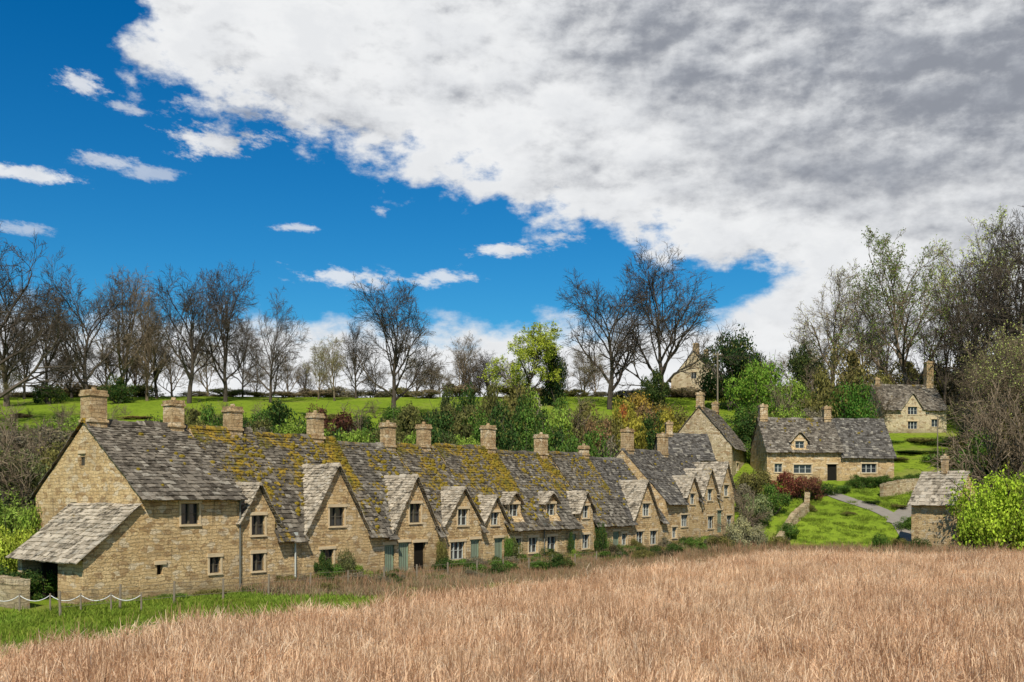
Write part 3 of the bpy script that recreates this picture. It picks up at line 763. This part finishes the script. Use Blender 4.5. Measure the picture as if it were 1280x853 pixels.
def bush(name, u, d, top_v, wpx, color, me=None, dz=-.1, bot_v=None):
    x, y, z = site(u, d); hgt = zat(top_v, d)-z
    if bot_v is not None: hgt = zat(top_v, d)-zat(bot_v, d); dz = zat(bot_v, d)-z
    w = wpx/F*d/2.0
    return put(me or rr.choice(LS), name, x, y, w, max(.3, hgt/1.35), color, dz)
DG = (.045, .085, .022); OL = (.16, .145, .045); LG = (.21, .30, .045); YG = (.34, .40, .05); RD = (.20, .06, .04); BR = (.24, .15, .07); MG = (.09, .165, .03); GY = (.19, .165, .11)
def leaf_trunk(u, d, tv, wpx, bv, color, name, me=None):
    x, y, z = site(u, d); zb = zat(bv, d); zt = zat(tv, d)
    o = put(me or LT[0], name, x, y, wpx/F*d/2.0, (zt-zb)/1.4, color, zb-z)
    mb = MB(); mb.tube((0, 0, z-.5-o.location.z), (0, 0, .3*(zt-zb)), .35, .2, 8)
    for i in range(6):
        a = i*1.05; mb.tube((0, 0, .05*(zt-zb)), (math.cos(a)*wpx/F*d*.25, math.sin(a)*wpx/F*d*.25, .45*(zt-zb)), .16, .05, 6)
    t = mb.obj('trunk', [M_bark]); t.parent = o; t.scale = (1/o.scale[0], 1/o.scale[1], 1/o.scale[2])
    return o
tree_at(TY, 655, 150, 400, 'spring_leaf_tree', (.38, .43, .05), 1.1)
bush('evergreen_tree', 692, 153, 430, 40, (.025, .05, .02), LC)
leaf_trunk(912, 150, 402, 95, 498, (.035, .065, .022), 'evergreen_tree', LT[0])
leaf_trunk(938, 155, 418, 60, 500, (.03, .055, .02), 'evergreen_tree', LT[1])
leaf_trunk(1008, 150, 413, 62, 490, (.055, .075, .025), 'evergreen_tree', LT[1])
bush('leafy_tree', 950, 135, 440, 85, (.16, .27, .035), LT[0]); bush('leafy_tree', 990, 128, 458, 70, LG, LT[1])
bush('laurel_tree', 1065, 124, 468, 75, (.07, .16, .025), LT[0]); bush('shrub', 1030, 125, 455, 60, OL)
bush('shrub', 1085, 140, 450, 80, OL); bush('shrub', 1060, 142, 435, 80, (.22, .18, .07))
bush('ivy_mass', 818, 147, 455, 40, (.045, .07, .02)); bush('ivy_mass', 812, 146, 480, 60, (.045, .07, .02)); bush('ivy_mass', 148, 146, 470, 45, DG); bush('ivy_mass', 62, 146, 475, 40, DG)
sp = [(150, 75, 535), (240, 80, 503), (262, 82, 508), (350, 88, 500), (335, 95, 505), (395, 92, 510), (425, 92, 512), (455, 95, 508), (300, 84, 514), (210, 76, 522), (180, 80, 518), (280, 88, 508), (370, 84, 515), (225, 86, 510), (320, 80, 522),
      (555, 100, 488), (520, 100, 496), (585, 102, 470), (610, 105, 474), (640, 108, 480), (665, 106, 486), (700, 108, 490), (735, 108, 496), (575, 98, 496), (625, 100, 496), (690, 102, 504), (720, 104, 508), (500, 104, 500), (675, 104, 500), (650, 104, 492),
      (760, 106, 500), (785, 106, 506), (750, 102, 514), (480, 94, 518), (540, 98, 512), (600, 98, 508), (650, 100, 512), (800, 116, 495), (830, 128, 492), (800, 125, 488), (950, 122, 508), (930, 125, 512), (780, 112, 502), (815, 118, 502), (835, 116, 510), (810, 108, 512)]
pal = [DG, DG, DG, MG, MG, OL, (.08, .10, .035), LG, (.12, .12, .04), (.12, .12, .04), GY]
for u, d, tv in sp:
    c = rr.choice(pal)
    if u in (425, 395): c = (.12, .05, .035)
    if 745 < u < 850: c = rr.choice([BR, (.30, .20, .04), DG, OL, (.30, .26, .04)])
    bush('shrub', u+rr.uniform(-5, 5), d, tv+rr.uniform(-6, 8), rr.uniform(44, 80), c)
bush('flowering_shrub', 778, 110, 503, 36, (.45, .16, .05)); bush('flowering_shrub', 665, 118, 494, 40, (.5, .44, .34))
for u in range(200, 800, 20):
    d = 78+(u-240)*.035
    bush('shrub', u, d+rr.uniform(0, 4), 526+rr.uniform(-10, 12)+(u-240)*.014, 66, rr.choice(pal))
for u in range(-40, 1300, 36):
    if rr.random() < .8:
        d = rr.uniform(163, 172); bush('hedgerow_shrub', u, d, rr.uniform(476, 491), rr.uniform(40, 110), rr.choice([(.20, .15, .08), OL, GY, (.13, .14, .05), (.22, .17, .1)]))
for u in range(-20, 560, 24):
    if rr.random() < .42: bush('shrub', u, rr.uniform(105, 130), rr.uniform(506, 520), rr.uniform(18, 45), rr.choice([OL, DG, BR, LG, MG]))
for u in range(-10, 800, 24):
    if rr.random() < .55: tree_at(TS, u, rr.uniform(90, 130), rr.uniform(488, 510), 'bare_shrub', nat=5, wide=1.0)
bush('leafy_tree', 25, 62, 548, 130, (.15, .17, .065), LT[0]); bush('shrub', 70, 66, 560, 80, OL); bush('shrub', 100, 70, 535, 90, OL)
bush('leafy_tree', -5, 56, 600, 120, (.2, .28, .05), LT[1]); bush('shrub', 10, 46, 640, 80, YG); bush('shrub', 35, 48, 628, 60, LG); bush('shrub', -20, 50, 620, 70, LG)
bush('clipped_hedge', 25, 43, 702, 75, DG); bush('clipped_hedge', 65, 44, 705, 60, MG); bush('clipped_hedge', -15, 42, 705, 80, DG)
for u, d, tv, w in [(10, 85, 535, 90), (60, 85, 528, 90), (-30, 80, 540, 90), (110, 90, 520, 70), (20, 100, 525, 80), (80, 98, 515, 70)]: bush('shrub', u, d, tv, w, rr.choice([OL, LG, MG, GY]))
for u, d, tv in [(15, 66, 520), (60, 70, 515), (-15, 60, 500), (90, 72, 520), (40, 60, 545), (70, 90, 500), (20, 90, 495)]: tree_at(TS, u, d, tv, 'bare_shrub', nat=5, wide=.9)
# right side vegetation
bush('leafy_tree', 1250, 80, 576, 120, (.33, .45, .04), LT[0]); bush('leafy_tree', 1295, 79, 572, 110, (.29, .40, .04), LT[1]); bush('shrub', 1228, 79, 612, 55, (.3, .42, .04))
bush('red_shrub', 985, 99, 585, 55, RD); bush('red_shrub', 1008, 99, 588, 42, (.18, .07, .045)); bush('shrub', 1030, 100, 600, 34, DG)
bush('shrub', 943, 98, 578, 50, OL); bush('shrub', 928, 95, 600, 34, GY); bush('shrub', 965, 95, 602, 44, MG); bush('shrub', 942, 92, 612, 50, (.2, .23, .1))
bush('shrub', 1055, 101, 603, 26, MG); bush('shrub', 1090, 98, 628, 34, DG); bush('shrub', 1120, 97, 630, 34, OL); bush('shrub', 1135, 92, 645, 30, MG); bush('shrub', 985, 90, 650, 30, MG); bush('shrub', 1010, 96, 628, 26, OL); bush('garden_shrub', 1150, 84, 668, 30, DG); bush('garden_shrub', 1210, 82, 668, 40, MG)
bush('garden_shrub', 1060, 95, 640, 22, OL); bush('garden_shrub', 1100, 88, 662, 26, MG); bush('garden_shrub', 1125, 86, 668, 24, OL)
for u in range(1070, 1180, 13): bush('clipped_hedge', u, 103, 591+rr.uniform(-1, 2), 30, (.07, .13, .025))
bush('pale_shrub', 925, 82, 640, 42, (.36, .34, .18)); bush('pale_shrub', 948, 82, 648, 38, (.3, .28, .16)); bush('shrub', 900, 80, 664, 36, OL); bush('shrub', 972, 83, 664, 30, OL)
for u, d, tv, w, c in [(1155, 118, 562, 60, DG), (1190, 112, 560, 70, MG), (1230, 100, 540, 90, MG), (1265, 96, 520, 100, OL), (1130, 118, 565, 50, DG), (1222, 108, 530, 60, OL), (1240, 120, 490, 70, GY), (1275, 110, 470, 90, (.17, .16, .06)),
        (1215, 118, 525, 40, DG), (1165, 106, 588, 44, MG), (1225, 90, 605, 44, DG), (1118, 114, 570, 40, OL), (1270, 88, 590, 80, MG), (945, 112, 545, 40, MG), (960, 122, 505, 60, OL), (985, 118, 500, 60, LG), (1020, 122, 505, 60, GY), (1080, 125, 505, 40, OL), (1150, 145, 462, 70, OL), (1290, 140, 420, 120, (.18, .17, .06)), (1215, 150, 430, 100, GY), (1000, 130, 475, 60, MG),
        (1145, 124, 545, 50, OL), (1185, 122, 545, 50, DG), (1110, 124, 550, 40, MG), (1130, 150, 450, 80, OL), (1180, 150, 450, 80, (.2, .2, .06))]:
    bush('shrub', u, d, tv, w, c)
for u, d, tv in [(1240, 95, 480), (1268, 92, 455), (1290, 90, 480), (1228, 104, 500), (1250, 104, 440), (928, 84, 605), (912, 83, 642), (1210, 140, 450), (1100, 150, 440), (1020, 140, 450), (975, 125, 470), (1090, 130, 470)]: tree_at(TS, u, d, tv, 'bare_shrub', nat=5, wide=.8)
for s, f, w, h, c in [(10.3, .35, .5, 1.9, DG), (10.9, .35, .7, 1.2, MG), (11.9, .3, .6, 2.1, (.12, .13, .05)), (12.6, .5, .9, 1.0, LG), (9.9, .5, .8, .8, MG), (14.2, .6, .5, .7, OL), (18.9, 1.2, .9, 1.3, (.04, .08, .02)), (19.6, .3, .4, 2.5, OL), (21.0, .7, .6, .7, LG),
        (24.5, .6, .7, 1.0, DG), (26.2, .3, .4, 2.5, MG), (26.9, .25, .8, 2.2, (.11, .13, .04)), (28.7, .8, .8, .9, MG), (30.6, .7, .8, 1.1, OL), (33.2, .8, .6, 1.0, LG), (37.4, .3, .6, 2.9, DG), (38.0, .3, .6, 2.0, MG),
        (39.2, .8, .6, 1.0, MG), (42.3, .4, .6, 1.3, OL), (44.8, .7, .8, .6, MG), (47.3, .7, .7, 1.0, DG), (49.2, .9, 1.0, 1.1, OL), (51, 1.0, 1.1, 1.0, MG), (53, 1.2, 1.2, 1.2, LG), (55, 1.4, 1.2, 1.2, OL), (58, 1.6, 1.4, 1.4, GY),
        (33.5, .3, .35, 2.2, DG), (22.6, .5, .5, .8, DG), (16.2, .5, .4, .5, MG), (8.0, .5, .5, .6, OL), (6.0, .5, .4, .5, MG), (41.0, 1, .7, .8, MG), (35.2, .9, .7, .8, OL), (1.2, .7, .8, .35, MG), (3.2, .8, .9, .4, OL),
        (13.6, 1.0, .7, .6, MG), (17.0, 2.0, .8, .5, OL), (20.5, 1.6, .9, .7, MG), (23.6, 1.8, .8, .6, LG), (29.6, 1.8, .9, .8, DG), (31.9, 1.8, .9, .7, LG), (36.4, 1.8, .9, .8, OL), (45.6, 2.0, 1.0, .8, MG), (26, 2.4, .8, .6, GY),
        (7.2, 1.8, .8, .6, (.2, .2, .08)), (9.0, 2.2, .9, .6, OL), (13.0, 2.6, 1.0, .7, GY), (15.2, 2.8, .8, .6, OL), (19.4, 3.0, 1.0, .9, MG), (22.3, 3.2, 1.0, .8, DG), (25.2, 3.6, 1.0, .8, MG), (28.2, 3.2, 1.1, .9, OL), (33.6, 3.0, 1.2, .9, MG), (38.6, 3.0, 1.2, .9, DG), (42.0, 2.8, 1.2, .9, OL), (48, 3, 1.3, .9, MG), (52, 3.4, 1.4, 1.0, GY)]:
    x, y, _ = rowpt(s, -f)
    put(rr.choice(LS), 'climbing_plant' if h > 1.8 else 'garden_shrub', x, y, w, h/1.35, c, -.05, None, w)
for i in range(85):     # overgrown growth along the fence line and wall foot
    s = rr.uniform(5, 60); f = rr.choice([rr.uniform(.4, 1.2), rr.uniform(2.0, 4.8)])
    x, y, _ = rowpt(s, -f); w = rr.uniform(.4, .9)*(1+s*.008)
    put(rr.choice(LS), 'garden_shrub', x, y, w, rr.uniform(.35, .95)/1.35*(1+s*.01), rr.choice([DG, DG, DG, MG, OL, (.10, .08, .045), GY]), -.05)

# ------------------------------------------------------------------ fences, poles
fe = MB()
prev = None
for i in range(16):
    s = -5+i*2.4; x, y, _ = rowpt(s, -2.6-(.09*i)); z = hz(x, y)
    h = 1.0+rr.uniform(-.06, .06); fe.tube((x, y, z-.3), (x+rr.uniform(-.04, .04), y, z+h), .055, .045, 7)
    if prev:
        for hh in (.35, .65, .92): fe.tube((prev[0], prev[1], prev[2]+hh), (x, y, z+hh), .009, .009, 4)
    prev = (x, y, z)
fe.obj('post_and_wire_fence', [M_wood])
rf = MB(); prev = None
for i in range(7):
    x = -21.5+i*1.15; y = 38.6+i*.10; z = hz(x, y)
    rf.tube((x, y, z-.2), (x, y, z+.75), .04, .035, 8)
    if prev:
        for j in range(8):
            f0, f1 = j/8, (j+1)/8; g = lambda t: (prev[0]+(x-prev[0])*t, prev[1]+(y-prev[1])*t, prev[2]+(z-prev[2])*t+.68-.28*4*t*(1-t)*.8)
            rf.tube(g(f0), g(f1), .016, .016, 5, 1)
    prev = (x, y, z)
rf.obj('rope_fence', [M_wood, M_white])
def pole(name, u, d, vt, r0, arm=False):
    x, y, z = site(u, d); zt = zat(vt, d); mb = MB(); mb.tube((x, y, z-.5), (x, y, zt), r0, r0*.75, 8)
    if arm:
        mb.box(x-.7, x+.7, y-.05, y+.05, zt-.5, zt-.38)
        for q in (-.6, -.2, .2, .6): mb.tube((x+q, y, zt-.38), (x+q, y, zt-.18), .05, .04, 6)
    else:
        mb.tube((x, y, zt-.05), (x-.55, y, zt+.2), .035, .03, 6); mb.box(x-.95, x-.5, y-.1, y+.1, zt+.14, zt+.25)
    mb.obj(name, [M_wood])
pole('utility_pole', 897, 140, 440, .12, True); pole('street_lamp', 1172, 105, 520, .07)

# ------------------------------------------------------------------ sky, sun
SUN_AZ = Vector((-.03, -1, 0)).normalized(); EL = math.radians(46)
w = bpy.data.worlds.new("World"); scene.world = w; w.use_nodes = True
w.cycles.sampling_method = 'NONE'
nt = w.node_tree; nt.nodes.clear(); k = N(nt)
sky = k.n('ShaderNodeTexSky', sky_type='NISHITA'); sky.sun_disc = False; sky.sun_elevation = EL
sky.sun_rotation = math.atan2(SUN_AZ.x, SUN_AZ.y) % (2*math.pi); sky.ozone_density = 2.0; sky.air_density = 1.0; sky.dust_density = .3
hs = k.n('ShaderNodeHueSaturation'); hs.inputs['Saturation'].default_value = 1.5; hs.inputs['Value'].default_value = 1.0
k.put(hs.inputs['Color'], sky.outputs[0])
skyc = k.mix(1.0, hs.outputs[0], (.42, .92, 1.0), 'MULTIPLY')
d = k.n('ShaderNodeTexCoord').outputs['Generated']
x, y, z = k.sep(d)
az = k.m('MULTIPLY', k.m('ARCTAN2', x, y), 57.2958); el = k.m('MULTIPLY', k.m('ARCSINE', z), 57.2958)
nv = k.comb(k.m('MULTIPLY', az, .1), k.m('MULTIPLY', el, .17), 0.0)
nvb = k.comb(k.m('MULTIPLY', k.m('ADD', az, -.35), .1), k.m('MULTIPLY', k.m('ADD', el, .45), .17), 0.0)
nv2 = k.comb(k.m('ADD', k.m('MULTIPLY', az, .1), k.m('MULTIPLY', el, .05)), k.m('MULTIPLY', el, .20), 3.7)
nL = k.noise(nv, .9, 1, .5); nF = k.noise(nv, 3.2, 7, .60); nB = k.noise(nvb, 3.2, 7, .60); nS = k.noise(nv2, 1.1, 6, .55)
relief = k.m('SUBTRACT', nB, nF)
nFc = k.m('SUBTRACT', nF, .5); nLc = k.m('SUBTRACT', nL, .5)
e = k.m('SUBTRACT', k.m('ADD', el, k.m('MULTIPLY', az, .30)), 15.9)
e = k.m('MINIMUM', e, k.m('MULTIPLY', k.m('ADD', az, 20.5), 1.3))
e2 = k.m('ADD', e, k.m('ADD', k.m('MULTIPLY', nFc, 10.0), k.m('MULTIPLY', nLc, 4.0)))
big = k.step(e2, -.7, 1.6)
band = k.m('SUBTRACT', 10.0, el)
band = k.m('ADD', band, k.m('MULTIPLY', k.m('MAXIMUM', k.m('SUBTRACT', az, 12.0), 0.0), .8))
band = k.m('ADD', band, k.m('MULTIPLY', k.m('MINIMUM', k.m('ADD', az, 13.0), 0.0), .03))
bandm = k.step(k.m('ADD', band, k.m('MULTIPLY', nFc, 6.0)), -.5, 1.6)
mask = k.m('MAXIMUM', big, bandm)
wn = k.m('MULTIPLY', k.m('SUBTRACT', k.noise(nv2, 5.5, 6, .68), .5), 4.5)
for a0, e0, ra, re, am in [(-16.6, 18.9, 2.5, .7, .95), (-20.7, 19.95, 1.4, .3, .6), (-23.3, 20.85, 1.3, .6, .8), (-26.2, 16.2, 2.4, .4, .9), (-22.3, 17.3, 1.6, .4, .6), (-15.7, 20.5, 2.2, .45, .7),
        (-.4, 13.9, 1.9, .42, .9), (-3.7, 12.3, 1.9, .5, .75), (-9.6, 12.2, 2.6, .65, .8), (-12.2, 14.7, 1.5, .25, .7), (2.3, 14.6, 1.6, .4, .7), (-19.5, 17, 2.0, .35, .5), (-11.2, 20.2, 2.4, 1.0, .9), (-7.6, 15.8, .6, .3, .6), (-26, 13.6, 1.4, .3, .5)]:
    dd = k.m('SQRT', k.m('ADD', k.m('POWER', k.m('ABSOLUTE', k.m('MULTIPLY', k.m('SUBTRACT', az, a0), 1/ra)), 2.0), k.m('POWER', k.m('ABSOLUTE', k.m('MULTIPLY', k.m('SUBTRACT', el, e0), 1/re)), 2.0)))
    mk = k.m('MULTIPLY', k.step(k.m('ADD', dd, wn), 1.2, .1), am)
    mask = k.m('MAXIMUM', mask, mk)
# thinner cloud overhead and around the sun
thin = k.m('MULTIPLY', k.step(el, 60.0, 42.0), k.step(k.m('ABSOLUTE', az), 110.0, 70.0))
mask = k.m('MULTIPLY', mask, k.m('ADD', .42, k.m('MULTIPLY', thin, .58)))
deep = k.step(e2, 1.0, 10.0)
right = k.step(az, -10.0, 12.0)
tone = k.m('ADD', k.m('MULTIPLY', k.m('SUBTRACT', nS, .5), 2.4), k.m('MULTIPLY', deep, k.m('ADD', .10, k.m('MULTIPLY', right, .68))))
tone = k.m('ADD', tone, k.m('MULTIPLY', relief, 2.0))
tone = k.m('MULTIPLY', k.step(tone, -.15, 1.15), k.step(el, 6.0, 14.0))
cc = k.mix(tone, (8.7, 8.8, 8.9), (2.8, 3.0, 3.45))
cc = k.mix(k.m('MULTIPLY', k.step(nF, .42, .62), .22), cc, (5.6, 5.9, 6.4))
fin = k.mix(mask, skyc, cc)
bg = k.n('ShaderNodeBackground'); k.put(bg.inputs[0], fin); bg.inputs[1].default_value = .1
wo = k.n('ShaderNodeOutputWorld'); nt.links.new(bg.outputs[0], wo.inputs[0])
sl = bpy.data.lights.new('sun', 'SUN'); sl.energy = 5.0; sl.angle = math.radians(.5); sl.color = (1, .94, .82)
so = bpy.data.objects.new('sun', sl); scene.collection.objects.link(so)
dirv = Vector((SUN_AZ.x*math.cos(EL), SUN_AZ.y*math.cos(EL), math.sin(EL)))
so.rotation_euler = dirv.to_track_quat('Z', 'Y').to_euler(); so.location = dirv*100

cam = bpy.data.cameras.new('camera'); co = bpy.data.objects.new('camera', cam); scene.collection.objects.link(co)
co.location = (0, 0, H); co.rotation_euler = (math.radians(90), 0, 0)
cam.sensor_width = 36; cam.lens = 36*F/1280; cam.shift_y = (620-426.5)/1280; cam.clip_start = .5; cam.clip_end = 12000
scene.camera = co
scene.view_settings.view_transform = 'Standard'; scene.view_settings.look = 'None'; scene.view_settings.exposure = 0
